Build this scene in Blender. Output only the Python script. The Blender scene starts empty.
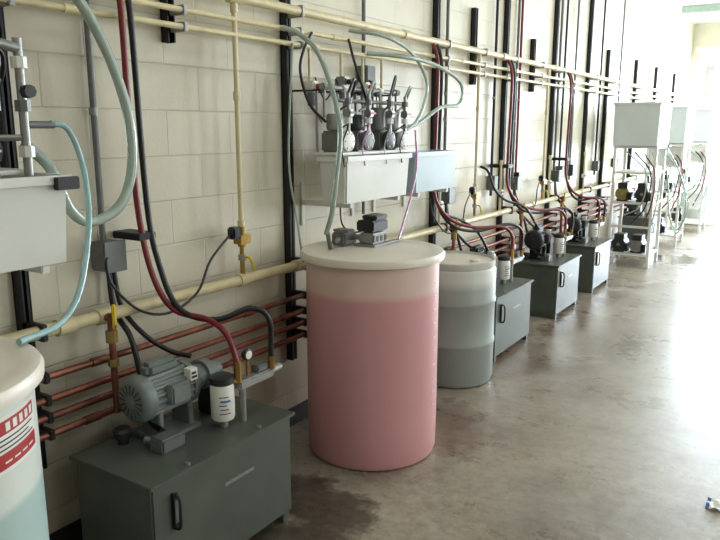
import bpy, bmesh, math, random
from mathutils import Vector, Matrix
random.seed(4)
D=bpy.data
COL=bpy.context.scene.collection

# ---------------------------------------------------------------- materials
def lin(c):
    return tuple(((v/255)/12.92 if v/255<=.04045 else (((v/255)+.055)/1.055)**2.4) for v in c)
def mat(name,rgb,rough=.5,metal=0,var=.08,scale=14,bump=0,trans=0,spec=.5,stretch=None,coat=0,emit=None,estr=0):
    m=D.materials.new(name); m.use_nodes=True; nt=m.node_tree; N=nt.nodes; L=nt.links
    b=N['Principled BSDF']; c=lin(rgb)
    tc=N.new('ShaderNodeTexCoord'); mp=N.new('ShaderNodeMapping'); L.new(tc.outputs['Object'],mp.inputs[0])
    if stretch: mp.inputs['Scale'].default_value=stretch
    no=N.new('ShaderNodeTexNoise'); no.inputs['Scale'].default_value=scale; no.inputs['Detail'].default_value=4
    L.new(mp.outputs[0],no.inputs['Vector'])
    r=N.new('ShaderNodeValToRGB'); L.new(no.outputs[0],r.inputs[0])
    r.color_ramp.elements[0].position=.3; r.color_ramp.elements[1].position=.7
    r.color_ramp.elements[0].color=(*[v*(1-var*2) for v in c],1); r.color_ramp.elements[1].color=(*[min(1,v*(1+var)) for v in c],1)
    L.new(r.outputs[0],b.inputs['Base Color'])
    b.inputs['Roughness'].default_value=rough; b.inputs['Metallic'].default_value=metal
    b.inputs['Transmission Weight'].default_value=trans
    b.inputs['Specular IOR Level'].default_value=spec; b.inputs['Coat Weight'].default_value=coat
    if emit: b.inputs['Emission Color'].default_value=(*emit,1); b.inputs['Emission Strength'].default_value=estr
    if bump:
        bp=N.new('ShaderNodeBump'); bp.inputs['Strength'].default_value=bump; bp.inputs['Distance'].default_value=.01
        L.new(no.outputs[0],bp.inputs['Height']); L.new(bp.outputs[0],b.inputs['Normal'])
    return m
M={}
M['cream']=mat('cream_pvc',(212,198,156),.35,var=.06)
M['copper']=mat('copper',(142,88,70),.42,.6,var=.3,scale=7)
M['strut']=mat('black_strut',(30,30,32),.5,.2)
M['black']=mat('black_rubber',(20,20,22),.4)
M['red']=mat('red_hose',(120,26,30),.35)
M['gray']=mat('gray_conduit',(112,114,112),.45,.3)
M['galv']=mat('galvanised_steel',(150,150,148),.4,.6,scale=40)
M['hpu']=mat('reservoir_green_gray',(86,92,84),.36,.1,var=.08,scale=6)
M['motor']=mat('motor_gray',(120,128,124),.4,.1)
M['dkmotor']=mat('dark_motor',(40,42,42),.4)
M['white']=mat('white_paint',(225,225,220),.4,var=.03)
M['poly']=mat('white_polypropylene',(218,218,211),.4,var=.03,scale=4)
M['polyblue']=mat('bluish_polypropylene',(168,186,190),.4,var=.04,scale=4)
M['polycool']=mat('cool_white_polypropylene',(214,222,222),.4,var=.03,scale=4)
M['lid']=mat('lid_polyethylene',(224,215,200),.4,var=.03,scale=5)
M['brass']=mat('brass',(166,134,74),.35,.85,var=.15)
M['yellow']=mat('yellow_handle',(220,190,30),.4)
M['orange']=mat('yellow_motor',(150,130,60),.4)
M['clear']=mat('clear_hose',(180,196,184),.15,trans=.35,var=.02)
M['bluehose']=mat('pale_blue_hose',(158,194,194),.15,trans=.2,var=.02)
M['pinkhose']=mat('pink_hose',(195,135,180),.2,trans=.2,var=.02)
M['labelred']=mat('label_red',(170,40,40),.4,var=.03)
M['labelwhite']=mat('label_white',(228,224,216),.4,var=.02)
M['tick']=mat('moulded_graduation',(230,188,184),.4,var=.02)
M['rubber']=mat('baseboard_black',(32,30,30),.5)
M['teal']=mat('teal_beam',(176,194,186),.5)
M['blue']=mat('blue_ink',(60,100,160),.5)
M['tube']=mat('fluorescent_tube',(255,255,255),.4,emit=(.97,1,1),estr=8)
M['added_glow']=mat('added_window_glow',(230,240,255),.2,emit=(.85,.93,1),estr=3)  # emissive panes of the windows added in the right wall

def tankmat(name,upper,lower,level,soft=.012,rough=.38):
    m=mat(name,upper,rough,var=.03,scale=5); nt=m.node_tree;N=nt.nodes;L=nt.links;b=N['Principled BSDF']
    ramp=[n for n in N if n.type=='VALTORGB'][0]
    g=N.new('ShaderNodeNewGeometry'); s=N.new('ShaderNodeSeparateXYZ'); L.new(g.outputs['Position'],s.inputs[0])
    no=N.new('ShaderNodeTexNoise'); no.inputs['Scale'].default_value=3; L.new(g.outputs['Position'],no.inputs['Vector'])
    a=N.new('ShaderNodeMath'); a.operation='MULTIPLY_ADD'; a.inputs[1].default_value=.012; L.new(no.outputs[0],a.inputs[0]); L.new(s.outputs[2],a.inputs[2])
    mr=N.new('ShaderNodeMapRange'); mr.inputs['From Min'].default_value=level-soft; mr.inputs['From Max'].default_value=level+soft
    L.new(a.outputs[0],mr.inputs['Value'])
    no2=N.new('ShaderNodeTexNoise'); no2.inputs['Scale'].default_value=2.2; L.new(g.outputs['Position'],no2.inputs['Vector'])
    r2=N.new('ShaderNodeValToRGB'); L.new(no2.outputs[0],r2.inputs[0]); c=lin(lower)
    r2.color_ramp.elements[0].color=(*[v*.93 for v in c],1); r2.color_ramp.elements[1].color=(*[v*1.07 for v in c],1)
    mx=N.new('ShaderNodeMix'); mx.data_type='RGBA'; L.new(mr.outputs[0],mx.inputs[0]); L.new(r2.outputs[0],mx.inputs[6]); L.new(ramp.outputs[0],mx.inputs[7])
    L.new(mx.outputs[2],b.inputs['Base Color'])
    return m
M['pinktank']=tankmat('pink_filled_tank',(220,190,182),(208,152,154),.922,.018)
M['tealtank']=tankmat('teal_filled_tank',(210,214,204),(168,190,184),.84)
M['graydrum']=tankmat('gray_filled_drum',(190,192,182),(142,150,144),.72,.03)

def blockwall(name,axis):
    m=D.materials.new(name); m.use_nodes=True; nt=m.node_tree;N=nt.nodes;L=nt.links;b=N['Principled BSDF']
    g=N.new('ShaderNodeNewGeometry'); s=N.new('ShaderNodeSeparateXYZ'); L.new(g.outputs['Position'],s.inputs[0])
    c=N.new('ShaderNodeCombineXYZ'); L.new(s.outputs[axis],c.inputs[0]); L.new(s.outputs[2],c.inputs[1])
    br=N.new('ShaderNodeTexBrick'); L.new(c.outputs[0],br.inputs['Vector'])
    br.inputs['Scale'].default_value=1; br.inputs['Brick Width'].default_value=.406; br.inputs['Row Height'].default_value=.203
    br.inputs['Mortar Size'].default_value=.005; br.inputs['Mortar Smooth'].default_value=.8; br.offset=.5
    br.inputs['Color1'].default_value=(*lin((212,206,185)),1); br.inputs['Color2'].default_value=(*lin((210,204,183)),1)
    br.inputs['Mortar'].default_value=(*lin((200,194,173)),1)
    no=N.new('ShaderNodeTexNoise'); no.inputs['Scale'].default_value=1.6; no.inputs['Detail'].default_value=6; L.new(g.outputs['Position'],no.inputs['Vector'])
    r=N.new('ShaderNodeValToRGB'); r.color_ramp.elements[0].color=(.88,.86,.83,1); r.color_ramp.elements[0].position=.3; r.color_ramp.elements[1].color=(1,1,1,1); r.color_ramp.elements[1].position=.6
    L.new(no.outputs[0],r.inputs[0])
    mx=N.new('ShaderNodeMix'); mx.data_type='RGBA'; mx.blend_type='MULTIPLY'; mx.inputs[0].default_value=1
    L.new(br.outputs[0],mx.inputs[6]); L.new(r.outputs[0],mx.inputs[7])
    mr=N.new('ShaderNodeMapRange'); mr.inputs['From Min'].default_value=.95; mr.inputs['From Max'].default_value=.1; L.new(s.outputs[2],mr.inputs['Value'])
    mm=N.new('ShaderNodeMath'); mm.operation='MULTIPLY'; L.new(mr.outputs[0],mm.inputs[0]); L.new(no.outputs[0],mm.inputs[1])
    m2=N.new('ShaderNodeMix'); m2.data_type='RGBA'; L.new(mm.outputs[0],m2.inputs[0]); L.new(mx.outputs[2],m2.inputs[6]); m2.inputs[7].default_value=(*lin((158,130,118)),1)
    L.new(m2.outputs[2],b.inputs['Base Color']); b.inputs['Roughness'].default_value=.42
    fn=N.new('ShaderNodeTexNoise'); fn.inputs['Scale'].default_value=60; L.new(g.outputs['Position'],fn.inputs['Vector'])
    ad=N.new('ShaderNodeMath'); ad.operation='MULTIPLY_ADD'; ad.inputs[1].default_value=-1.0; L.new(br.outputs['Fac'],ad.inputs[0])
    fm=N.new('ShaderNodeMath'); fm.operation='MULTIPLY'; fm.inputs[1].default_value=.4; L.new(fn.outputs[0],fm.inputs[0]); L.new(fm.outputs[0],ad.inputs[2])
    bp=N.new('ShaderNodeBump'); bp.inputs['Strength'].default_value=.5; bp.inputs['Distance'].default_value=.004; L.new(ad.outputs[0],bp.inputs['Height']); L.new(bp.outputs[0],b.inputs['Normal'])
    return m
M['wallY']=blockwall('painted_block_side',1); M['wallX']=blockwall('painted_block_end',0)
M['ceil']=mat('ceiling_white',(205,212,205),.7,var=.04,scale=3)

def floormat():
    m=D.materials.new('stained_concrete'); m.use_nodes=True; nt=m.node_tree;N=nt.nodes;L=nt.links;b=N['Principled BSDF']
    g=N.new('ShaderNodeNewGeometry')
    def noise(sc,det=6,rough=.6,dist=0):
        n=N.new('ShaderNodeTexNoise'); n.inputs['Scale'].default_value=sc; n.inputs['Detail'].default_value=det; n.inputs['Roughness'].default_value=rough; n.inputs['Distortion'].default_value=dist
        L.new(g.outputs['Position'],n.inputs['Vector']); return n
    n1=noise(1.3,10,.72,.3); r=N.new('ShaderNodeValToRGB'); L.new(n1.outputs[0],r.inputs[0])
    e=r.color_ramp.elements; e[0].position=.34; e[0].color=(*lin((122,112,97)),1); e[1].position=.62; e[1].color=(*lin((165,155,138)),1)
    n2=noise(16,10,.8,.2); r2=N.new('ShaderNodeValToRGB'); L.new(n2.outputs[0],r2.inputs[0]); r2.color_ramp.elements[0].position=.38; r2.color_ramp.elements[0].color=(.68,.66,.64,1); r2.color_ramp.elements[1].position=.55; r2.color_ramp.elements[1].color=(1,1,1,1)
    mx=N.new('ShaderNodeMix'); mx.data_type='RGBA'; mx.blend_type='MULTIPLY'; mx.inputs[0].default_value=1; L.new(r.outputs[0],mx.inputs[6]); L.new(r2.outputs[0],mx.inputs[7])
    n5=noise(20,4,.6); r5=N.new('ShaderNodeMapRange'); r5.inputs['From Min'].default_value=.66; r5.inputs['From Max'].default_value=.72; r5.inputs['To Max'].default_value=.5; L.new(n5.outputs[0],r5.inputs['Value'])
    mxs=N.new('ShaderNodeMix'); mxs.data_type='RGBA'; L.new(r5.outputs[0],mxs.inputs[0]); L.new(mx.outputs[2],mxs.inputs[6]); mxs.inputs[7].default_value=(*lin((195,190,180)),1)
    def patches(lst):
        last=None; nw=noise(5,5)
        for (x,y,rx,ry) in lst:
            mp=N.new('ShaderNodeMapping'); mp.vector_type='TEXTURE'; mp.inputs['Location'].default_value=(x,y,0); mp.inputs['Scale'].default_value=(rx,ry,1); L.new(g.outputs['Position'],mp.inputs[0])
            ln=N.new('ShaderNodeVectorMath'); ln.operation='LENGTH'; L.new(mp.outputs[0],ln.inputs[0])
            a=N.new('ShaderNodeMath'); a.operation='MULTIPLY_ADD'; a.inputs[1].default_value=1.6; L.new(nw.outputs[0],a.inputs[0]); L.new(ln.outputs['Value'],a.inputs[2])
            mr=N.new('ShaderNodeMapRange'); mr.inputs['From Min'].default_value=1.85; mr.inputs['From Max'].default_value=1.5; L.new(a.outputs[0],mr.inputs['Value'])
            if last is None: last=mr
            else:
                q=N.new('ShaderNodeMath'); q.operation='MAXIMUM'; L.new(last.outputs[0],q.inputs[0]); L.new(mr.outputs[0],q.inputs[1]); last=q
        return last
    last=patches([(.62,2.45,.42,.2),(.8,2.1,.3,.22),(1.35,10.2,.9,.45)])
    rust=patches([(.72,6.2,.2,.6),(.7,4.9,.3,.6),(.75,7.3,.18,.5),(.62,3.5,.5,.4)])
    m2=N.new('ShaderNodeMix'); m2.data_type='RGBA'; m2.blend_type='MULTIPLY'; L.new(last.outputs[0],m2.inputs[0]); L.new(mxs.outputs[2],m2.inputs[6]); m2.inputs[7].default_value=(.34,.32,.31,1)
    mk=N.new('ShaderNodeMath'); mk.operation='MULTIPLY'; mk.inputs[1].default_value=.75; L.new(rust.outputs[0],mk.inputs[0])
    m4=N.new('ShaderNodeMix'); m4.data_type='RGBA'; m4.blend_type='MULTIPLY'; L.new(mk.outputs[0],m4.inputs[0]); L.new(m2.outputs[2],m4.inputs[6]); m4.inputs[7].default_value=(.58,.45,.42,1)
    L.new(m4.outputs[2],b.inputs['Base Color'])
    n3=noise(2.5,7,.7); rr=N.new('ShaderNodeMapRange'); rr.inputs['From Min'].default_value=.3; rr.inputs['From Max'].default_value=.7; rr.inputs['To Min'].default_value=.18; rr.inputs['To Max'].default_value=.48; L.new(n3.outputs[0],rr.inputs['Value'])
    m3=N.new('ShaderNodeMix'); m3.data_type='FLOAT'; L.new(last.outputs[0],m3.inputs[0]); L.new(rr.outputs[0],m3.inputs[2]); m3.inputs[3].default_value=.1
    L.new(m3.outputs[0],b.inputs['Roughness'])
    bp=N.new('ShaderNodeBump'); bp.inputs['Strength'].default_value=.15; bp.inputs['Distance'].default_value=.01; L.new(n2.outputs[0],bp.inputs['Height']); L.new(bp.outputs[0],b.inputs['Normal'])
    return m
M['floor']=floormat()

# ---------------------------------------------------------------- geometry helpers
def finish(bm,name,m,parent=None,smooth=True):
    me=D.meshes.new(name); bmesh.ops.recalc_face_normals(bm,faces=bm.faces[:]); bm.to_mesh(me); bm.free()
    if smooth:
        for p in me.polygons: p.use_smooth=True
        try: me.set_sharp_from_angle(angle=math.radians(38))
        except Exception: pass
    o=D.objects.new(name,me); COL.objects.link(o); me.materials.append(M[m] if isinstance(m,str) else m)
    if parent: o.parent=parent
    return o
def group(name):
    o=D.objects.new(name,None); COL.objects.link(o); o.empty_display_size=.1; return o
def box(name,a,b,m,parent=None,bev=.004):
    bm=bmesh.new(); bmesh.ops.create_cube(bm,size=1)
    for v in bm.verts: v.co=Vector([a[i]+(v.co[i]+.5)*(b[i]-a[i]) for i in range(3)])
    if bev: bmesh.ops.bevel(bm,geom=bm.edges[:],offset=min(bev,min(abs(b[i]-a[i]) for i in range(3))*.3),segments=2,affect='EDGES')
    return finish(bm,name,m,parent)
def lathe(name,prof,m,parent=None,c=(0,0,0),axis='Z',n=40,caps=True):
    bm=bmesh.new(); rings=[]
    for r,h in prof:
        ring=[]
        for i in range(n):
            t=2*math.pi*i/n; x,y=r*math.cos(t),r*math.sin(t)
            p={'Z':(x,y,h),'Y':(x,h,y),'X':(h,x,y)}[axis]
            ring.append(bm.verts.new(Vector(p)+Vector(c)))
        rings.append(ring)
    for A,B in zip(rings,rings[1:]):
        for i in range(n): bm.faces.new((A[i],A[(i+1)%n],B[(i+1)%n],B[i]))
    if caps: bm.faces.new(rings[0][::-1]); bm.faces.new(rings[-1])
    return finish(bm,name,m,parent)
def smoothpts(pts,k=6):
    P=[Vector(p) for p in pts]
    if len(P)<3: return P
    Q=[P[0]*2-P[1]]+P+[P[-1]*2-P[-2]]; out=[]
    for i in range(1,len(Q)-2):
        for j in range(k):
            t=j/k; a,b,c,d=Q[i-1:i+3]
            out.append(.5*((2*b)+(c-a)*t+(2*a-5*b+4*c-d)*t*t+(-a+3*b-3*c+d)*t**3))
    out.append(P[-1]); return out
def tube(name,pts,r,m,parent=None,curved=True,n=12):
    P=smoothpts(pts) if curved else [Vector(p) for p in pts]
    bm=bmesh.new(); rings=[]; T0=(P[1]-P[0]).normalized()
    nrm=T0.orthogonal().normalized()
    for i,p in enumerate(P):
        T=((P[min(i+1,len(P)-1)]-P[max(i-1,0)])).normalized()
        nrm=(nrm-T*nrm.dot(T)).normalized(); bn=T.cross(nrm)
        rings.append([bm.verts.new(p+(nrm*math.cos(2*math.pi*j/n)+bn*math.sin(2*math.pi*j/n))*r) for j in range(n)])
    for A,B in zip(rings,rings[1:]):
        for j in range(n): bm.faces.new((A[j],A[(j+1)%n],B[(j+1)%n],B[j]))
    bm.faces.new(rings[0][::-1]); bm.faces.new(rings[-1])
    return finish(bm,name,m,parent)
def cyl(name,a,b,r,m,parent=None,n=20): return tube(name,[a,b],r,m,parent,False,n)
def frustumbox(name,x0,x1,y0,y1,z0,z1,t,m,parent=None):
    bm=bmesh.new(); th=.008; tp=t
    def rect(e,z): return [bm.verts.new(p) for p in [(x0-e,y0-e,z),(x1+e,y0-e,z),(x1+e,y1+e,z),(x0-e,y1+e,z)]]
    rs=[rect(-tp,z0),rect(-tp*.2,z1-.03),rect(0,z1-.03+.001),rect(.012,z1-.028),rect(.012,z1),rect(-th,z1),rect(-tp-th,z0+.01)]
    for A,B in zip(rs,rs[1:]):
        for j in range(4): bm.faces.new((A[j],A[(j+1)%4],B[(j+1)%4],B[j]))
    bm.faces.new(rs[0][::-1]); bm.faces.new(rs[-1])
    bmesh.ops.bevel(bm,geom=[e for e in bm.edges if abs((e.verts[0].co-e.verts[1].co).z)>.02],offset=.01,segments=2,affect='EDGES')
    return finish(bm,name,m,parent)

# ---------------------------------------------------------------- room
RX,Y0,Y1,H=6.5,-3.0,16.5,3.85
box('floor',(-.2,Y0-.2,-.15),(RX+.2,Y1+6,0),'floor',bev=0)
box('ceiling',(-.2,Y0-.2,H),(RX+.2,Y1+.2,H+.12),'ceil',bev=0)
box('wall_left',(-.2,Y0-.2,0),(0,Y1+.2,H),'wallY',bev=0)
box('wall_back',(0,Y0-.2,0),(RX,Y0,H),'wallX',bev=0)
g=group('wall_right')
added_wins=[(3,5),(8,10),(12,15)]  # windows added in the unseen right wall to throw glare on the floor
ys=[Y0]+[v for w in added_wins for v in w]+[Y1]
for i in range(0,len(ys),2): box('pier_%d'%i,(RX,ys[i],0),(RX+.2,ys[i+1],H),'wallY',g,0)
for i,(a,b) in enumerate(added_wins):
    box('sill_%d'%i,(RX,a,0),(RX+.2,b,1.1),'wallY',g,0); box('head_%d'%i,(RX,a,2.9),(RX+.2,b,H),'wallY',g,0)
    w=group('added_window_%d'%(i+1))
    box('pane',(RX+.12,a,1.1),(RX+.13,b,2.9),'added_glow',w,0)
    for yy in (a,(a+b)/2-.02,b-.04): box('mullion',(RX+.05,yy,1.1),(RX+.12,yy+.04,2.9),'white',w)
    for zz in (1.1,1.98,2.86): box('rail',(RX+.05,a,zz),(RX+.12,b,zz+.04),'white',w)
g=group('wall_far')
box('pier_a',(0,Y1,0),(.3,Y1+.2,H),'wallX',g,0); box('pier_b',(3.9,Y1,0),(RX,Y1+.2,H),'wallX',g,0); box('lintel',(.3,Y1,3.0),(3.9,Y1+.2,H),'wallX',g,0)
d=group('door_1')
box('jamb_l',(.3,Y1-.03,0),(.38,Y1+.1,3.0),'galv',d); box('jamb_r',(3.82,Y1-.03,0),(3.9,Y1+.1,3.0),'galv',d); box('head',(.38,Y1-.03,2.9),(3.82,Y1+.1,3.0),'galv',d)
for i in range(4): box('rolled_panel_%d'%i,(.4,Y1-.6-.55*i,3.12),(3.8,Y1-.08-.55*i,3.16),'white',d)
box('baseboard_left',(0.001,Y0,0),(.018,Y1,.11),'rubber',bev=.003)
for i,y in enumerate((-1,2,5,8,11,14)):
    o=box('ceiling_beam' if i==0 else 'ceiling_beam.%03d'%i,(.15,y,H-.12),(RX,y+.10,H),'teal',bev=.005)

def area(name,loc,rot,sx,sy,e,col):
    l=D.lights.new(name,'AREA'); l.shape='RECTANGLE'; l.size=sx; l.size_y=sy; l.energy=e; l.color=col
    o=D.objects.new(name,l); COL.objects.link(o); o.location=loc; o.rotation_euler=rot; return o
k=0
for x in (1.15,4.6):
    for y in (.6,3.6,6.6,9.6,12.6,15.4):
        nm='fluorescent_fixture' if k==0 else 'fluorescent_fixture.%03d'%k
        f=group(nm)
        box('housing',(x-.12,y-.62,H-.24),(x+.12,y+.62,H-.17),'white',f)
        for s in (-.06,.06): cyl('tube',(x+s,y-.6,H-.262),(x+s,y+.6,H-.262),.016,'tube',f)
        for yy in (y-.5,y+.5): cyl('hanger',(x,yy,H-.18),(x,yy,H),.006,'galv',f)
        area('fluorescent_lamp_light' if k==0 else 'fluorescent_lamp_light.%03d'%k,(x,y,H-.30),(0,0,0),.22,1.2,(8 if x<2 else 19)*(.88 if y<5 else 1.1 if y<8 else 1.7 if y<11 else 2.7),(1,.97,.92) if y<8 else (.86,.94,1))
        k+=1
area('door_daylight',(2.1,Y1+.15,1.6),(math.radians(-90),0,0),3.4,2.8,1250,(.78,.89,1))
for i,(a,b) in enumerate(added_wins):
    area('added_window_light.%03d'%i,(RX-.02,(a+b)/2,2.0),(0,math.radians(90),0),1.8,1.9,(32,60,260)[i],(.86,.93,1))  # added lamps at the invented right-wall windows, brightening floor and far end
w=D.worlds.new('daylight'); bpy.context.scene.world=w; w.use_nodes=True
w.node_tree.nodes['Background'].inputs[0].default_value=(.85,.93,1,1); w.node_tree.nodes['Background'].inputs[1].default_value=3

# ---------------------------------------------------------------- struts, pipes
posts=[-.2,1.46,3.07,4.83,6.2,7.57,8.85,9.75,11.4,12.9,14.6]
for i,y in enumerate(posts):
    g=group('strut_channel' if i==0 else 'strut_channel.%03d'%i); tp=3.3 if i<7 else 2.75
    box('web',(0.001,y-.022,.42),(.012,y+.022,tp),'strut',g,.002)
    for s in (-1,1):
        box('flange',(.001,y+s*.018-.004,.42),(.045,y+s*.018+.004,tp),'strut',g,.001)
        box('lip',(.041,y+s*.013-.007,.42),(.045,y+s*.013+.007,tp),'strut',g,.001)
    for z,r in ((2.35,.024),(2.25,.014),(2.18,.014),(1.0,.027),(.82,.015),(.73,.015),(.66,.015),(.59,.015)):
        box('clamp',(.045,y-.012,z-r-.006),(.12+r+.004,y+.012,z+r+.006),'galv' if z>1.5 else 'strut',g,.004)
for i,(y,z0,z1) in enumerate([(2.25,2.12,2.75),(.7,2.12,2.7),(5.5,2.1,2.7),(6.9,2.1,2.6)]):
    g=group('pipe_hanger_strut' if i==0 else 'pipe_hanger_strut.%03d'%i)
    box('web',(.001,y-.022,z0),(.012,y+.022,z1),'strut',g,.002)
    for s in (-1,1): box('flange',(.001,y+s*.018-.004,z0),(.045,y+s*.018+.004,z1),'strut',g,.001)
    for z,r in ((2.35,.024),(2.25,.014),(2.18,.014)): box('clamp',(.045,y-.012,z-r-.006),(.12+r+.004,y+.012,z+r+.006),'galv',g,.004)
def run(name,z,r,m,fit,x=.12,ya=-2.5,yb=15.8,step=None):
    g=group(name); cyl('pipe',(x,ya,z),(x,yb,z),r,m,g,16)
    for y in fit: cyl('coupling',(x,y-.035,z),(x,y+.035,z),r*1.28,m,g,18)
run('pvc_pipe',2.35,.024,'cream',[.9,2.57,4.2,5.9,7.3,9,11])
run('pvc_pipe.001',2.25,.013,'cream',[1.2,2.0,3.4,5.1,6.7,8.4])
run('pvc_pipe.002',2.18,.013,'cream',[1.7,3.2,4.4,6.0,7.9])
run('pvc_pipe.003',1.0,.026,'cream',[1.2,1.56,1.74,2.57,3.02,5.2,6.8,8.5])
for i,(z,c) in enumerate(((.82,[1.7,2.6,4.9,6.5]),(.73,[1.2,2.9,5.7]),(.66,[1.9,4.5,7]),(.59,[1.65,2.5,6]))):
    run('copper_pipe' if i==0 else 'copper_pipe.%03d'%i,z,.0145,'copper',c)
def branch(i,y):
    nm=lambda s: s if i==0 else s+'.%03d'%i
    g=group(nm('copper_drop_valve')); x=.175
    cyl('stub',(.12,y,1.0),(x,y,1.0),.014,'copper',g); cyl('drop',(x,y,1.02),(x,y,.60),.014,'copper',g)
    cyl('elbow',(x,y,.62),(x,y+.08,.59),.017,'copper',g); cyl('nut',(x,y,.9),(x,y,.95),.024,'brass',g,6); cyl('nut2',(x,y,.8),(x,y,.83),.022,'brass',g,6)
    box('handle',(x+.015,y-.008,.96),(x+.03,y+.01,1.06),'yellow',g); cyl('stem',(x,y,.97),(x+.03,y,.97),.006,'galv',g)
    g=group(nm('conduit_drop')); yc=y+.1
    cyl('conduit',(.03,yc,1.28),(.03,yc,H-.02),.013,'gray',g)
    box('junction_box',(.005,yc-.05,1.17),(.10,yc+.05,1.29),'gray',g,.006); box('cover',(.10,yc-.053,1.165),(.106,yc+.053,1.295),'gray',g)
    cyl('strap',(.03,yc,1.80),(.03,yc,1.83),.018,'galv',g)
    tube('flex',[(.05,yc,1.18),(.07,yc,1.0),(.16,yc,.9),(.2,yc,.78),(.25,yc-.02,.66),(.33,yc-.06,.58),(.42,yc-.08,.57)],.012,'black',g)
    tube('flex2',[(.04,yc+.03,1.18),(.07,yc+.04,1.0),(.16,yc+.08,.88),(.22,yc+.16,.8),(.3,yc+.2,.78)],.011,'black',g)
hp=[1.48,4.78,6.25,7.5]
for i,h in enumerate(hp): branch(i,h+(.25 if i==0 else .12))

def waterdrop(i,y,detail=True):
    nm=lambda s: s if i==0 else s+'.%03d'%i
    g=group(nm('solenoid_valve_drop')); x=.12
    cyl('pipe',(x,y,2.35),(x,y,1.26),.0125,'cream',g,14)
    for z in (2.3,1.9,1.28): cyl('coupling',(x,y,z-.02),(x,y,z+.02),.018,'cream',g,14)
    cyl('body',(x,y,1.27),(x,y,1.17),.02,'brass',g); box('block',(x-.022,y-.04,1.185),(x+.03,y+.04,1.23),'brass',g)
    box('coil',(x-.02,y-.085,1.215),(x+.03,y-.03,1.275),'black',g,.008)
    cyl('pipe2',(x,y,1.18),(x,y,1.03),.012,'brass',g,14); cyl('nut',(x,y,1.10),(x,y,1.13),.02,'galv',g,6)
    tube('handle',[(x+.02,y,1.12),(x+.045,y+.01,1.11),(x+.05,y+.03,1.05)],.007,'yellow',g)
    tube('cable',[(x,y-.08,1.24),(.15,y-.25,1.14),(.18,y-.37,1.014),(.18,y-.54,.957),(.17,y-.69,1.0),(.14,y-.79,1.12),(.12,y-.80,1.21),(.09,y-.76,1.235)],.006,'black',g)
waterdrop(0,2.57); waterdrop(1,5.4); waterdrop(2,7.1)

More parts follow.
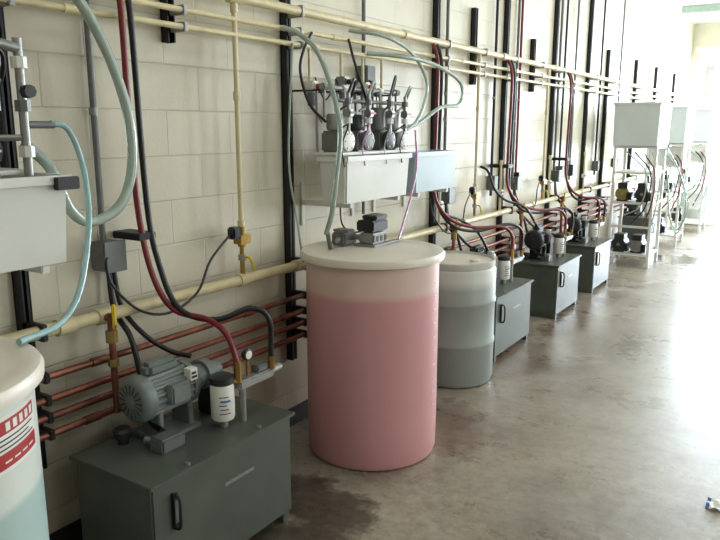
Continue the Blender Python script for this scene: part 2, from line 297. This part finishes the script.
# ---------------------------------------------------------------- hydraulic power units
def hpu(i,y0,mcol='motor',sy=1,dx=0):
    g=group('hydraulic_power_unit' if i==0 else 'hydraulic_power_unit.%03d'%i)
    g.scale=(1,sy,1); g.location=(dx,y0*(1-sy),0)
    P=lambda x,y,z:(x,y0+y,z)
    box('reservoir',P(.21,.015,.04),P(.645,.80,.495),'hpu',g,.008)
    box('top_plate',P(.195,0,.495),P(.66,.815,.512),'hpu',g,.003)
    for yy in (.03,.74):
        box('foot',P(.215,yy,0),P(.64,yy+.045,.042),'hpu',g,.002)
    box('gauge_body',P(.645,.10,.30),P(.657,.128,.44),'black',g,.004); box('gauge_glass',P(.657,.106,.325),P(.660,.122,.415),'gray',g,.001)
    tube('drain_handle',[P(.645,.105,.44),P(.675,.113,.43),P(.68,.113,.37),P(.675,.113,.31),P(.645,.113,.30)],.006,'black',g)
    box('nameplate',P(.645,.38,.345),P(.6465,.55,.36),'galv',g,.0005)
    for yy in (.2,.6): 
        for xx in (.22,.635): cyl('bolt',P(xx,yy,.51),P(xx,yy,.522),.009,'galv',g,6)
    mx,mz=.34,.70
    box('motor_foot',P(mx-.08,.26,.512),P(mx+.08,.48,.53),mcol,g)
    for yy in (.28,.44): box('saddle',P(mx-.055,yy,.52),P(mx+.055,yy+.025,.64),mcol,g)
    prof=[(.03,.19),(.072,.192),(.086,.20),(.094,.215),(.094,.25),(.090,.255)]
    lathe('fan_cowl',prof+[(.085,.256)],mcol,g,P(mx,0,mz),'Y',36)
    lathe('cowl_hub',[(.016,.184),(.022,.187),(.022,.191)],mcol,g,P(mx,0,mz),'Y',24)
    for a in range(16):
        t=a*math.pi/8; cyl('grille_slot',P(mx+.03*math.cos(t),.192,mz+.03*math.sin(t)),P(mx+.068*math.cos(t),.192,mz+.068*math.sin(t)),.0032,'dkmotor',g,6)
    bm=bmesh.new(); n=72; rings=[]
    for h in (.255,.45):
        rings.append([bm.verts.new(P(mx+(.090 if (j//2)%2 else .081)*math.cos(2*math.pi*j/n),h,mz+(.090 if (j//2)%2 else .081)*math.sin(2*math.pi*j/n))) for j in range(n)])
    for j in range(n): bm.faces.new((rings[0][j],rings[0][(j+1)%n],rings[1][(j+1)%n],rings[1][j]))
    bm.faces.new(rings[0][::-1]); bm.faces.new(rings[1]); finish(bm,'motor_frame',mcol,g)
    lathe('end_bell',[(.093,.448),(.093,.475),(.075,.495),(.05,.50),(.05,.56),(.065,.56),(.065,.60),(.04,.60),(.04,.66),(.02,.665)],mcol,g,P(mx,0,mz),'Y',36)
    box('capacitor_hump',P(mx-.035,.26,mz+.075),P(mx+.035,.42,mz+.135),mcol,g,.02)
    box('conduit_box',P(mx+.07,.30,mz-.03),P(mx+.12,.40,mz+.05),mcol,g,.008)
    pl=box('motor_nameplate',P(mx+.06,.415,mz+.035),P(mx+.10,.455,mz+.085),'labelwhite',g,.002)
    box('nameplate_print',P(mx+.1005,.42,mz+.045),P(mx+.1015,.45,mz+.055),'dkmotor',g,.0004)
    box('nameplate_print2',P(mx+.1005,.42,mz+.062),P(mx+.1015,.445,mz+.072),'dkmotor',g,.0004)
    box('pump_block',P(mx-.05,.58,.512),P(mx+.06,.70,.68),'dkmotor',g,.01)
    box('terminal_box',P(.42,.20,.512),P(.50,.32,.57),'gray',g,.008)
    cyl('terminal_gland',P(.42,.22,.545),P(.39,.21,.55),.014,'galv',g)
    lathe('breather_cap',[(.022,0),(.022,.03),(.036,.03),(.038,.055),(.03,.065)],'dkmotor',g,P(.28,.19,.512),'Z',24)
    lathe('oil_filter',[(.03,.545),(.046,.55),(.05,.56),(.05,.69),(.044,.705)],'labelwhite',g,P(.50,.53,0),'Z',32)
    for q in range(5):
        a0=math.radians(-62+6*(q%2)); a1=math.radians(-8-9*(q%3)); zz=.585+.018*q
        pts=[P(.50+.0505*math.cos(a0+(a1-a0)*u/6),.53+.0505*math.sin(a0+(a1-a0)*u/6),zz) for u in range(7)]
        tube('filter_print_%d'%q,pts,.0022 if q!=3 else .0045,'dkmotor' if q!=3 else 'blue',g,False,6)
    lathe('filter_head',[(.048,.705),(.052,.71),(.052,.735),(.03,.745)],'dkmotor',g,P(.50,.53,0),'Z',24)
    cyl('filter_stem',P(.50,.53,.512),P(.50,.53,.55),.02,'galv',g)
    box('manifold',P(.50,.58,.665),P(.56,.80,.705),'galv',g,.006); box('valve_body',P(.505,.70,.705),P(.55,.77,.735),'gray',g,.006)
    cyl('manifold_leg',P(.53,.62,.512),P(.53,.62,.67),.014,'galv',g)
    cyl('valve_coil',P(.53,.80,.685),P(.53,.86,.685),.022,'galv',g)
    cyl('port_nut',P(.53,.86,.685),P(.53,.875,.685),.014,'brass',g,6)
    cyl('brass_port_a',P(.54,.585,.70),P(.54,.585,.79),.017,'brass',g,6); cyl('brass_port_b',P(.55,.79,.70),P(.55,.79,.76),.016,'brass',g,6)
    cyl('brass_elbow',P(.54,.585,.70),P(.50,.53,.72),.015,'brass',g)
    lathe('pressure_gauge',[(.024,0),(.026,.004),(.026,.02),(.02,.022)],'black',g,P(.52,.655,.80),'X',24)
    lathe('gauge_dial',[(.019,.0205),(.019,.023)],'labelwhite',g,P(.52,.655,.80),'X',24)
    cyl('gauge_stem',P(.53,.655,.70),P(.53,.655,.78),.007,'brass',g)
for i,h in enumerate(hp): hpu(i,h,'motor' if i==0 else 'dkmotor',(1,.97,.88,.85)[i],(0,-.06,-.06,-.06)[i])
tube('red_hydraulic_hose',[(.10,1.87,2.9),(.13,1.872,2.4),(.17,1.88,2.26),(.15,1.907,1.66),(.15,1.93,1.335),(.2,1.945,1.114),(.25,2.0,.985),(.38,2.06,.95),(.49,2.06,.90),(.54,2.065,.785)],.0125,'red')
tube('black_hydraulic_hose',[(.10,1.92,2.9),(.13,1.92,2.4),(.17,1.925,2.2),(.15,1.967,1.454),(.2,1.976,1.17),(.27,2.01,.99),(.40,2.09,.945),(.5,2.2,.985),(.55,2.262,.93),(.55,2.27,.755)],.0125,'black')
box('hose_clamp',(.002,1.90,1.29),(.17,1.99,1.32),'strut',bev=.003)
for i,(yd,yp,dx) in enumerate([(4.58,4.78+.57,-.06),(6.0,6.25+.51,-.06),(7.72,7.5+.5,-.06)]):
    s='.%03d'%(i+1); L=yp-yd
    tube('red_hydraulic_hose'+s,[(.12,yd,2.34),(.155,yd,2.26),(.17,yd,2.1),(.16,yd,1.5),(.16,yd+.02,1.25),(.22,yd+.2*L,1.08),(.32,yd+.5*L,1.0),(.44,yd+.85*L,.98),(.54+dx,yp-.01,.90),(.54+dx,yp,.785)],.0125,'red')
    yq=yp+.19
    tube('black_hydraulic_hose'+s,[(.12,yd+.06,2.34),(.155,yd+.06,2.26),(.17,yd+.06,2.1),(.16,yd+.06,1.5),(.16,yd+.07,1.2),(.22,yd+.25*L,1.03),(.30,yd+.6*L,.96),(.44,yd+L,.99),(.55+dx,yq-.02,.92),(.55+dx,yq,.755)],.0125,'black')
    box('hose_clamp'+s,(.002,yd-.03,1.40),(.18,yd+.09,1.43),'strut',bev=.003)

# ---------------------------------------------------------------- tanks
def tank(name,c,r,h,m,lidm='lid',rl=None):
    g=group(name); rl=rl or r+.028
    lathe('body',[(r-.03,0),(r-.012,.008),(r-.003,.03),(r,.2),(r,h-.06),(r,h-.05)],m,g,(c[0],c[1],0),'Z',72)
    lathe('lid',[(r+.004,h-.042),(rl,h-.042),(rl+.002,h-.018),(rl-.006,h-.004),(rl-.03,h),(rl-.06,h-.006),(rl-.09,h-.004),(.02,h+.004)],lidm,g,(c[0],c[1],0),'Z',72)
    return g
T=tank('pink_chemical_tank',(.54,3.13),.357,1.12,'pinktank')
for j in range(11):
    t=math.radians(8); z=.22+.075*j; w=.022 if j%2 else .04
    a=[(.54+.3575*math.cos(t+q),3.13+.3575*math.sin(t+q),z) for q in (-.5*w/.357,.5*w/.357)]
    cyl('graduation_%d'%j,a[0],a[1],.0026,'tick',T,6)
TC=(.60,.715)
T1=tank('chemical_tank',TC,.357,1.15,'tealtank','lid')
def curved(name,c,r,t0,t1,z0,z1,m,parent):
    bm=bmesh.new(); n=16; cols=[]
    for j in range(n+1):
        t=t0+(t1-t0)*j/n; cols.append([bm.verts.new((c[0]+r*math.cos(t),c[1]+r*math.sin(t),z)) for z in (z0,z1)])
    for A,B in zip(cols,cols[1:]): bm.faces.new((A[0],B[0],B[1],A[1]))
    return finish(bm,name,m,parent)
R=math.radians
curved('label_back',TC,.3585,R(0),R(46),.935,1.075,'labelwhite',T1)
curved('label_band_top',TC,.3592,R(2),R(44),1.03,1.065,'labelred',T1)
curved('label_band_low',TC,.3592,R(2),R(44),.945,.985,'labelred',T1)
for j in range(3): curved('label_line_%d'%j,TC,.3592,R(5),R(42-4*(j%2)),.992+.012*j,.996+.012*j,'black',T1)
for j in range(5): curved('label_print_%d'%j,TC,.3598,R(22+4.4*j),R(24.6+4.4*j),1.036,1.058,'labelwhite',T1)
for j in range(4): curved('label_low_print_%d'%j,TC,.3598,R(20+5.5*j),R(24+5.5*j),.958,.963,'labelwhite',T1)

prof=[(.24,0),(.272,.008),(.285,.04),(.285,.27),(.291,.285),(.291,.305),(.284,.32),(.284,.56),(.291,.575),(.291,.595),(.285,.61),(.285,.80),(.275,.82),(.279,.83),(.279,.865),(.268,.868),(.264,.85),(.02,.85)]
def drum(i,x,y,m,s=1):
    g=group('plastic_drum' if i==0 else 'plastic_drum.%03d'%i)
    lathe('body',[(a*s,b*s) for a,b in prof],m,g,(x,y,0),'Z',64)
    lathe('top',[(.262*s,.851*s),(.02,.853*s)],'lid',g,(x,y,0),'Z',48)
    for a in (.15,-.15): lathe('bung',[(.035,.851*s),(.035,.868*s),(.028,.872*s)],'lid',g,(x+a,y,0),'Z',24)
drum(0,.435,4.38,'graydrum')
drum(1,.72,14.3,'polycool'); drum(2,1.25,15.6,'polycool'); drum(3,.45,15.5,'polyblue')

g=group('transfer_pump'); z=1.124
box('pump_head',(.31,3.07,z),(.40,3.19,z+.07),'gray',g,.008); box('head_plate',(.30,3.10,z+.07),(.40,3.17,z+.085),'galv',g)
cyl('inlet',(.36,3.07,z+.04),(.40,3.0,z+.04),.012,'galv',g); cyl('barb',(.37,2.98,z),(.39,2.93,z+.09),.012,'gray',g)
box('pump_base',(.42,3.12,z),(.56,3.30,z+.012),'galv',g); box('gearbox',(.44,3.14,z+.012),(.54,3.28,z+.07),'galv',g,.01)
for yy in (3.17,3.21,3.25): box('vent',(.54,yy,z+.025),(.543,yy+.02,z+.055),'dkmotor',g,.001)
box('motor_housing',(.42,3.15,z+.075),(.53,3.31,z+.135),'black',g,.008); box('motor_cover',(.425,3.2,z+.135),(.52,3.32,z+.16),'dkmotor',g,.006)
cyl('motor_stub',(.48,3.31,z+.10),(.48,3.34,z+.10),.025,'black',g)
box('bracket_arm',(.52,3.30,z),(.55,3.45,z+.01),'galv',g); cyl('coupling',(.37,3.17,z+.04),(.45,3.18,z+.04),.015,'galv',g)
tube('power_cable',[(.44,3.29,z+.1),(.34,3.36,z+.05),(.2,3.44,z+.02),(.08,3.5,1.2),(.05,3.55,1.5)],.005,'black',g)

# ---------------------------------------------------------------- trays with dosing pumps
def traygroup(i,x0,x1,ya,yb,m,z0=1.345,z1=1.60):
    g=group('dosing_tray' if i==0 else 'dosing_tray.%03d'%i)
    frustumbox('tray',x0,x1,ya,yb,z0,z1,.015,m,g)
    for yy in (ya+.08,yb-.1):
        box('bracket_arm',(.002,yy,z0-.03),(x1-.03,yy+.03,z0-.001),'white',g); box('bracket_plate',(.002,yy,z0-.15),(.014,yy+.03,z0+.1),'white',g,.002)
    return g
traygroup(0,.12,.5,.45,1.37,'poly',1.325,1.605)
traygroup(1,.19,.38,3.12,3.82,'poly')
traygroup(2,.17,.38,3.90,4.49,'polyblue')
box('tray_clip',(.505,1.31,1.56),(.53,1.39,1.60),'black',bev=.003)
def pumps(i,x,ya,n,sp=.24):
    g=group('dosing_pump_cluster' if i==0 else 'dosing_pump_cluster.%03d'%i)
    z=1.605; L=n*sp
    box('deck',(x-.10,ya,z),(x+.09,ya+L,z+.015),'white',g)
    rnd=random.Random(i+3)
    for j in range(n):
        y=ya+sp*(j+.5)+rnd.uniform(-.02,.02)
        box('pump_body',(x-.07,y-.06,z+.015),(x+.05,y+.05,z+.13),'galv' if j%2 else 'gray',g,.012)
        lathe('pump_head',[(.05,0),(.055,.01),(.055,.03),(.03,.036)],('white','gray','dkmotor','white')[j%4],g,(x+.05,y,z+.075),'X',24)
        for a in range(6):
            t=a*math.pi/3; cyl('head_bolt',(x+.08,y+.042*math.cos(t),z+.075+.042*math.sin(t)),(x+.088,y+.042*math.cos(t),z+.075+.042*math.sin(t)),.005,'galv',g,6)
        h=rnd.uniform(.07,.13)
        lathe('pump_motor',[(.03,0),(.045,.004),(.048,.02),(.048,h),(.04,h+.015)],('galv','dkmotor','gray','galv')[j%4],g,(x-.01,y-.005,z+.13),'Z',24)
        cyl('riser',(x+.075,y,z+.11),(x+.075,y,z+.33),.010,'galv',g); cyl('union_a',(x+.075,y,z+.17),(x+.075,y,z+.20),.021,'white',g,8)
        cyl('union_b',(x+.075,y,z+.27),(x+.075,y,z+.30),.019,'gray',g,8)
        cyl('cross',(x+.075,y,z+.24),(x+.02,y+.08,z+.27),.009,'galv',g); box('valve',(x+.055,y-.02,z+.205),(x+.10,y+.02,z+.245),'galv' ,g,.005)
        box('valve_handle',(x+.10,y-.03,z+.22),(x+.108,y+.03,z+.232),'labelred' if j%2 else 'black',g,.002)
        q=rnd.uniform(-.04,.06)
        tube('loop',[(x+.075,y,z+.33),(x+.09,y+.03,z+.40+q),(x+.05,y+.1,z+.38+q),(x+.0,y+.11,z+.28),(x-.02,y+.05,z+.24)],.007,'clear' if j%2 else 'black',g)
        tube('wire',[(x-.01,y,z+.23),(x-.05,y+.03,z+.33+q),(x-.12,y+.05,z+.30),(x-.16,y+.02,z+.42+q)],.004,'black',g)
        tube('wire2',[(x+.02,y-.04,z+.12),(x+.12,y-.07,z+.16),(x+.1,y-.1,z+.05),(x+.11,y-.09,z-.06)],.004,('black','pinkhose','clear')[j%3],g)
    cyl('header',(x-.04,ya,z+.36),(x-.04,ya+L,z+.36),.013,'galv',g); cyl('header2',(x+.03,ya+.03,z+.29),(x+.03,ya+L-.05,z+.29),.011,'gray',g)
    for j in range(n+1):
        y=ya+sp*j*.93+.03; cyl('tee',(x-.04,y-.02,z+.36),(x-.04,y+.02,z+.36),.02,'white' if j%2 else 'gray',g,8)
        cyl('tee_down',(x-.04,y,z+.36),(x-.04,y,z+.2),.008,'galv',g)
        box('header_bracket',(.002,y-.01,z+.34),(x-.04,y+.01,z+.35),'strut',g,.002)
        cyl('foot',(x-.09,y,z+.35),(x-.09,y,z-.0),.007,'galv',g)
pumps(0,.29,.58,3,.25); pumps(1,.27,3.10,4,.205)
g=group('regulator_bank')
for j,(y,z,c) in enumerate(((3.15,2.0,'labelwhite'),(3.45,2.04,'galv'),(3.68,2.02,'labelwhite'),(3.9,1.86,'galv'))):
    cyl('stub',(.12,y,2.18),(.12,y,z),.009,'cream',g); box('body',(.09,y-.03,z-.06),(.17,y+.03,z),c,g,.01)
    cyl('bowl',(.13,y,z-.13),(.13,y,z-.06),.022,'gray',g); cyl('knob',(.17,y,z-.03),(.20,y,z-.03),.016,('labelred','black')[j%2],g,8)
    cyl('tail',(.13,y,z-.13),(.2,y,z-.22),.006,'galv',g)
g=group('valve_riser'); 
cyl('riser',(.40,1.30,1.60),(.40,1.30,2.02),.014,'galv',g)
for zz in (1.66,1.8,1.93): cyl('union',(.40,1.30,zz),(.40,1.30,zz+.035),.024,('gray','poly','galv')[int(zz*10)%3],g,8)
cyl('arm',(.40,1.30,1.76),(.40,1.40,1.76),.012,'gray',g); cyl('arm2',(.40,1.30,1.99),(.40,1.10,2.02),.016,'galv',g); box('riser_body',(.37,1.12,1.98),(.43,1.22,2.06),'gray',g,.01)
cyl('riser2',(.34,1.22,1.60),(.34,1.22,2.0),.012,'gray',g); cyl('cross',(.34,1.22,1.72),(.40,1.30,1.72),.01,'galv',g); cyl('knob',(.42,1.30,1.86),(.45,1.30,1.86),.02,'black',g,8)

tube('clear_hose',[(.16,1.45,2.34),(.30,1.549,2.234),(.30,1.686,2.054),(.30,1.776,1.818),(.30,1.783,1.61),(.30,1.717,1.465),(.30,1.589,1.416),(.32,1.49,1.47),(.33,1.42,1.62),(.32,1.34,1.70)],.019,'clear')
tube('blue_chemical_tube',[(.40,1.39,1.765),(.40,1.452,1.745),(.40,1.497,1.625),(.45,1.469,1.446),(.55,1.348,1.25),(.62,1.22,1.17),(.68,1.05,1.165)],.010,'bluehose')
tube('clear_hose.001',[(.14,2.9,2.25),(.20,2.956,2.22),(.30,2.978,2.13),(.40,2.963,1.943),(.45,2.962,1.74),(.45,2.927,1.515),(.44,2.90,1.33),(.38,2.93,1.21)],.013,'clear')
tube('clear_hose.002',[(.14,3.5,2.30),(.30,3.65,2.27),(.30,3.98,2.196),(.30,4.17,2.03),(.30,4.06,1.81),(.30,3.83,1.71)],.011,'clear')
tube('clear_hose.003',[(.14,3.7,2.19),(.30,3.89,2.175),(.30,4.30,2.155),(.30,4.68,2.06),(.30,4.66,1.915),(.30,4.377,1.887),(.28,4.1,1.78),(.28,3.9,1.75)],.013,'clear')
tube('clear_hose.004',[(.14,2.98,2.18),(.14,2.93,1.6),(.15,2.97,1.3),(.15,3.03,1.02)],.006,'clear')
tube('pink_chemical_tube',[(.40,3.84,1.738),(.42,3.83,1.524),(.45,3.71,1.353),(.5,3.54,1.227),(.56,3.37,1.135)],.006,'pinkhose')
tube('black_air_hose',[(.14,3.15,2.25),(.15,3.06,2.15),(.15,3.03,2.036),(.17,3.08,1.875),(.25,3.12,1.78)],.008,'black')
tube('black_air_hose.001',[(.14,3.5,2.25),(.22,3.45,2.1),(.25,3.5,1.95),(.2,3.62,1.9),(.15,3.75,2.0),(.06,3.83,2.05)],.008,'black')
tube('black_air_hose.002',[(.01,4.66,1.42),(.08,4.66,1.38),(.13,4.68,1.22),(.16,4.75,1.12),(.2,4.95,1.05),(.28,5.1,.95),(.34,5.2,.78)],.011,'black')
tube('black_air_hose.003',[(.01,5.75,1.42),(.08,5.75,1.38),(.14,5.78,1.22),(.2,5.9,1.12),(.3,6.1,1.05),(.36,6.3,.85)],.011,'black')
g=group('conduit_junction'); cyl('conduit',(.03,3.83,2.1),(.03,3.83,H-.02),.013,'gray',g); box('box',(.005,3.78,2.0),(.09,3.88,2.13),'gray',g,.006)
cyl('conduit_low',(.03,3.83,2.0),(.03,3.83,1.2),.011,'gray',g)
for i,y in enumerate((5.0,5.95,6.55,7.9,8.3,9.4,10.4)):
    g=group('cable_drop' if i==0 else 'cable_drop.%03d'%i)
    cyl('cable',(.03,y,1.15),(.03,y,H-.02),.012,('gray','strut','red','strut','gray','strut','gray')[i],g); box('box',(.004,y-.04,1.2),(.08,y+.04,1.33),'gray' if i%2 else 'dkmotor',g,.005)
    cyl('strap',(.03,y,2.0),(.03,y,2.02),.018,'galv',g)
for i,y in enumerate((4.75,5.95,7.3,8.6)):
    g=group('ball_valve' if i==0 else 'ball_valve.%03d'%i)
    cyl('riser',(.12,y,1.0),(.12,y,1.45),.010,'cream',g); box('body',(.095,y-.025,1.16),(.145,y+.025,1.21),'white',g,.006)
    box('handle',(.145,y-.04,1.18),(.155,y+.01,1.195),'labelred',g,.003); cyl('stem',(.12,y,1.185),(.15,y,1.185),.006,'galv',g)
    cyl('cap',(.12,y,1.43),(.12,y,1.47),.016,'cream',g)

# ---------------------------------------------------------------- racks with white tanks
def rack(i,y0,ln=.6,x0=.28,x1=.80):
    g=group('equipment_rack' if i==0 else 'equipment_rack.%03d'%i)
    for x in (x0,x1-.035):
        for y in (y0,y0+ln-.035): box('leg',(x,y,0),(x+.035,y+.035,1.53),'white',g,.003)
    for z in (.14,.80,1.18,1.50):
        box('shelf',(x0+.005,y0+.005,z),(x1-.005,y0+ln-.005,z+.025),'white',g,.003)
    box('brace',(x0,y0-.003,.5),(x1,y0+.012,.53),'white',g)
    frustumbox('top_tank',x0-.02,x1+.01,y0-.05,y0+ln+.1,1.53,2.06,.012,'polycool',g)
    if i: frustumbox('lower_tank',x0+.03,x1-.03,y0+.03,y0+ln-.05,1.205,1.47,.01,'poly',g)
    L=((.165,.40,'dkmotor'),(.165,.62,'galv'),(.825,.40,'orange'),(.825,.64,'dkmotor')) if i==0 else ((.165,.5,'dkmotor'),(.825,.55,'polycool'))
    for (z,xx,c) in L:
        lathe('motor',[(.05,0),(.085,.01),(.09,.04),(.09,.22),(.08,.25),(.04,.26),(.04,.34)],c,g,(xx,y0+.08,z+.10),'Y',24)
        box('motor_base',(xx-.07,y0+.1,z),(xx+.07,y0+.3,z+.03),'dkmotor',g); box('motor_box',(xx-.05,y0+.05,z+.17),(xx+.07,y0+.25,z+.24),'dkmotor',g)
        lathe('motor_hub',[(.02,-.006),(.02,.0)],'galv',g,(xx,y0+.08,z+.10),'Y',20)
        box('control_box',(xx+.06,y0+.06,z+.02),(xx+.12,y0+.2,z+.12),'black',g)
    for j in range(4): tube('rack_hose',[(x1-.08-.1*j,y0+.1,1.45),(x1+.05-.05*j,y0-.04,1.2),(x1+.04-.06*j,y0-.02,.8),(x1-.05-.1*j,y0+.05,.35+.1*j)],.009,('clear','red','black','clear')[j],g)
rack(0,9.3); rack(1,11.3); rack(2,13.0,.6,.34,.90)
g=group('hanging_hose_loop')
for j in range(2): tube('loop_%d'%j,[(.86+.02*j,9.5,1.5),(1.0,9.75,1.2),(1.08+.03*j,9.95,.75),(1.0,10.0,.38+.05*j),(.88,10.05,.6),(.8,10.15,1.1),(.7,10.3,1.35)],.010,'clear',g)
hpu(5,10.35,'dkmotor',.8,-.05)

bm=bmesh.new(); bmesh.ops.create_grid(bm,x_segments=16,y_segments=16,size=.05)
for v in bm.verts:
    v.co.x*=1.2; v.co.z=.010+.008*math.sin(v.co.x*90)*math.cos(v.co.y*75+1)+random.uniform(0,.004)
    v.co=v.co+Vector((2.28,3.44,0))
bmesh.ops.solidify(bm,geom=bm.faces[:],thickness=.002)
o=finish(bm,'paper_scrap','labelwhite'); o.data.materials.append(M['blue'])
for p in o.data.polygons:
    if p.center.x<2.235 : p.material_index=1

cam=D.cameras.new('camera'); cam.sensor_width=36; cam.lens=35.0; cam.clip_end=100
co=D.objects.new('camera',cam); COL.objects.link(co)
co.location=(2.5,0,1.75); co.rotation_euler=(math.radians(90-11.47),0,math.radians(33.1))
bpy.context.scene.camera=co
bpy.context.scene.view_settings.view_transform='Standard'
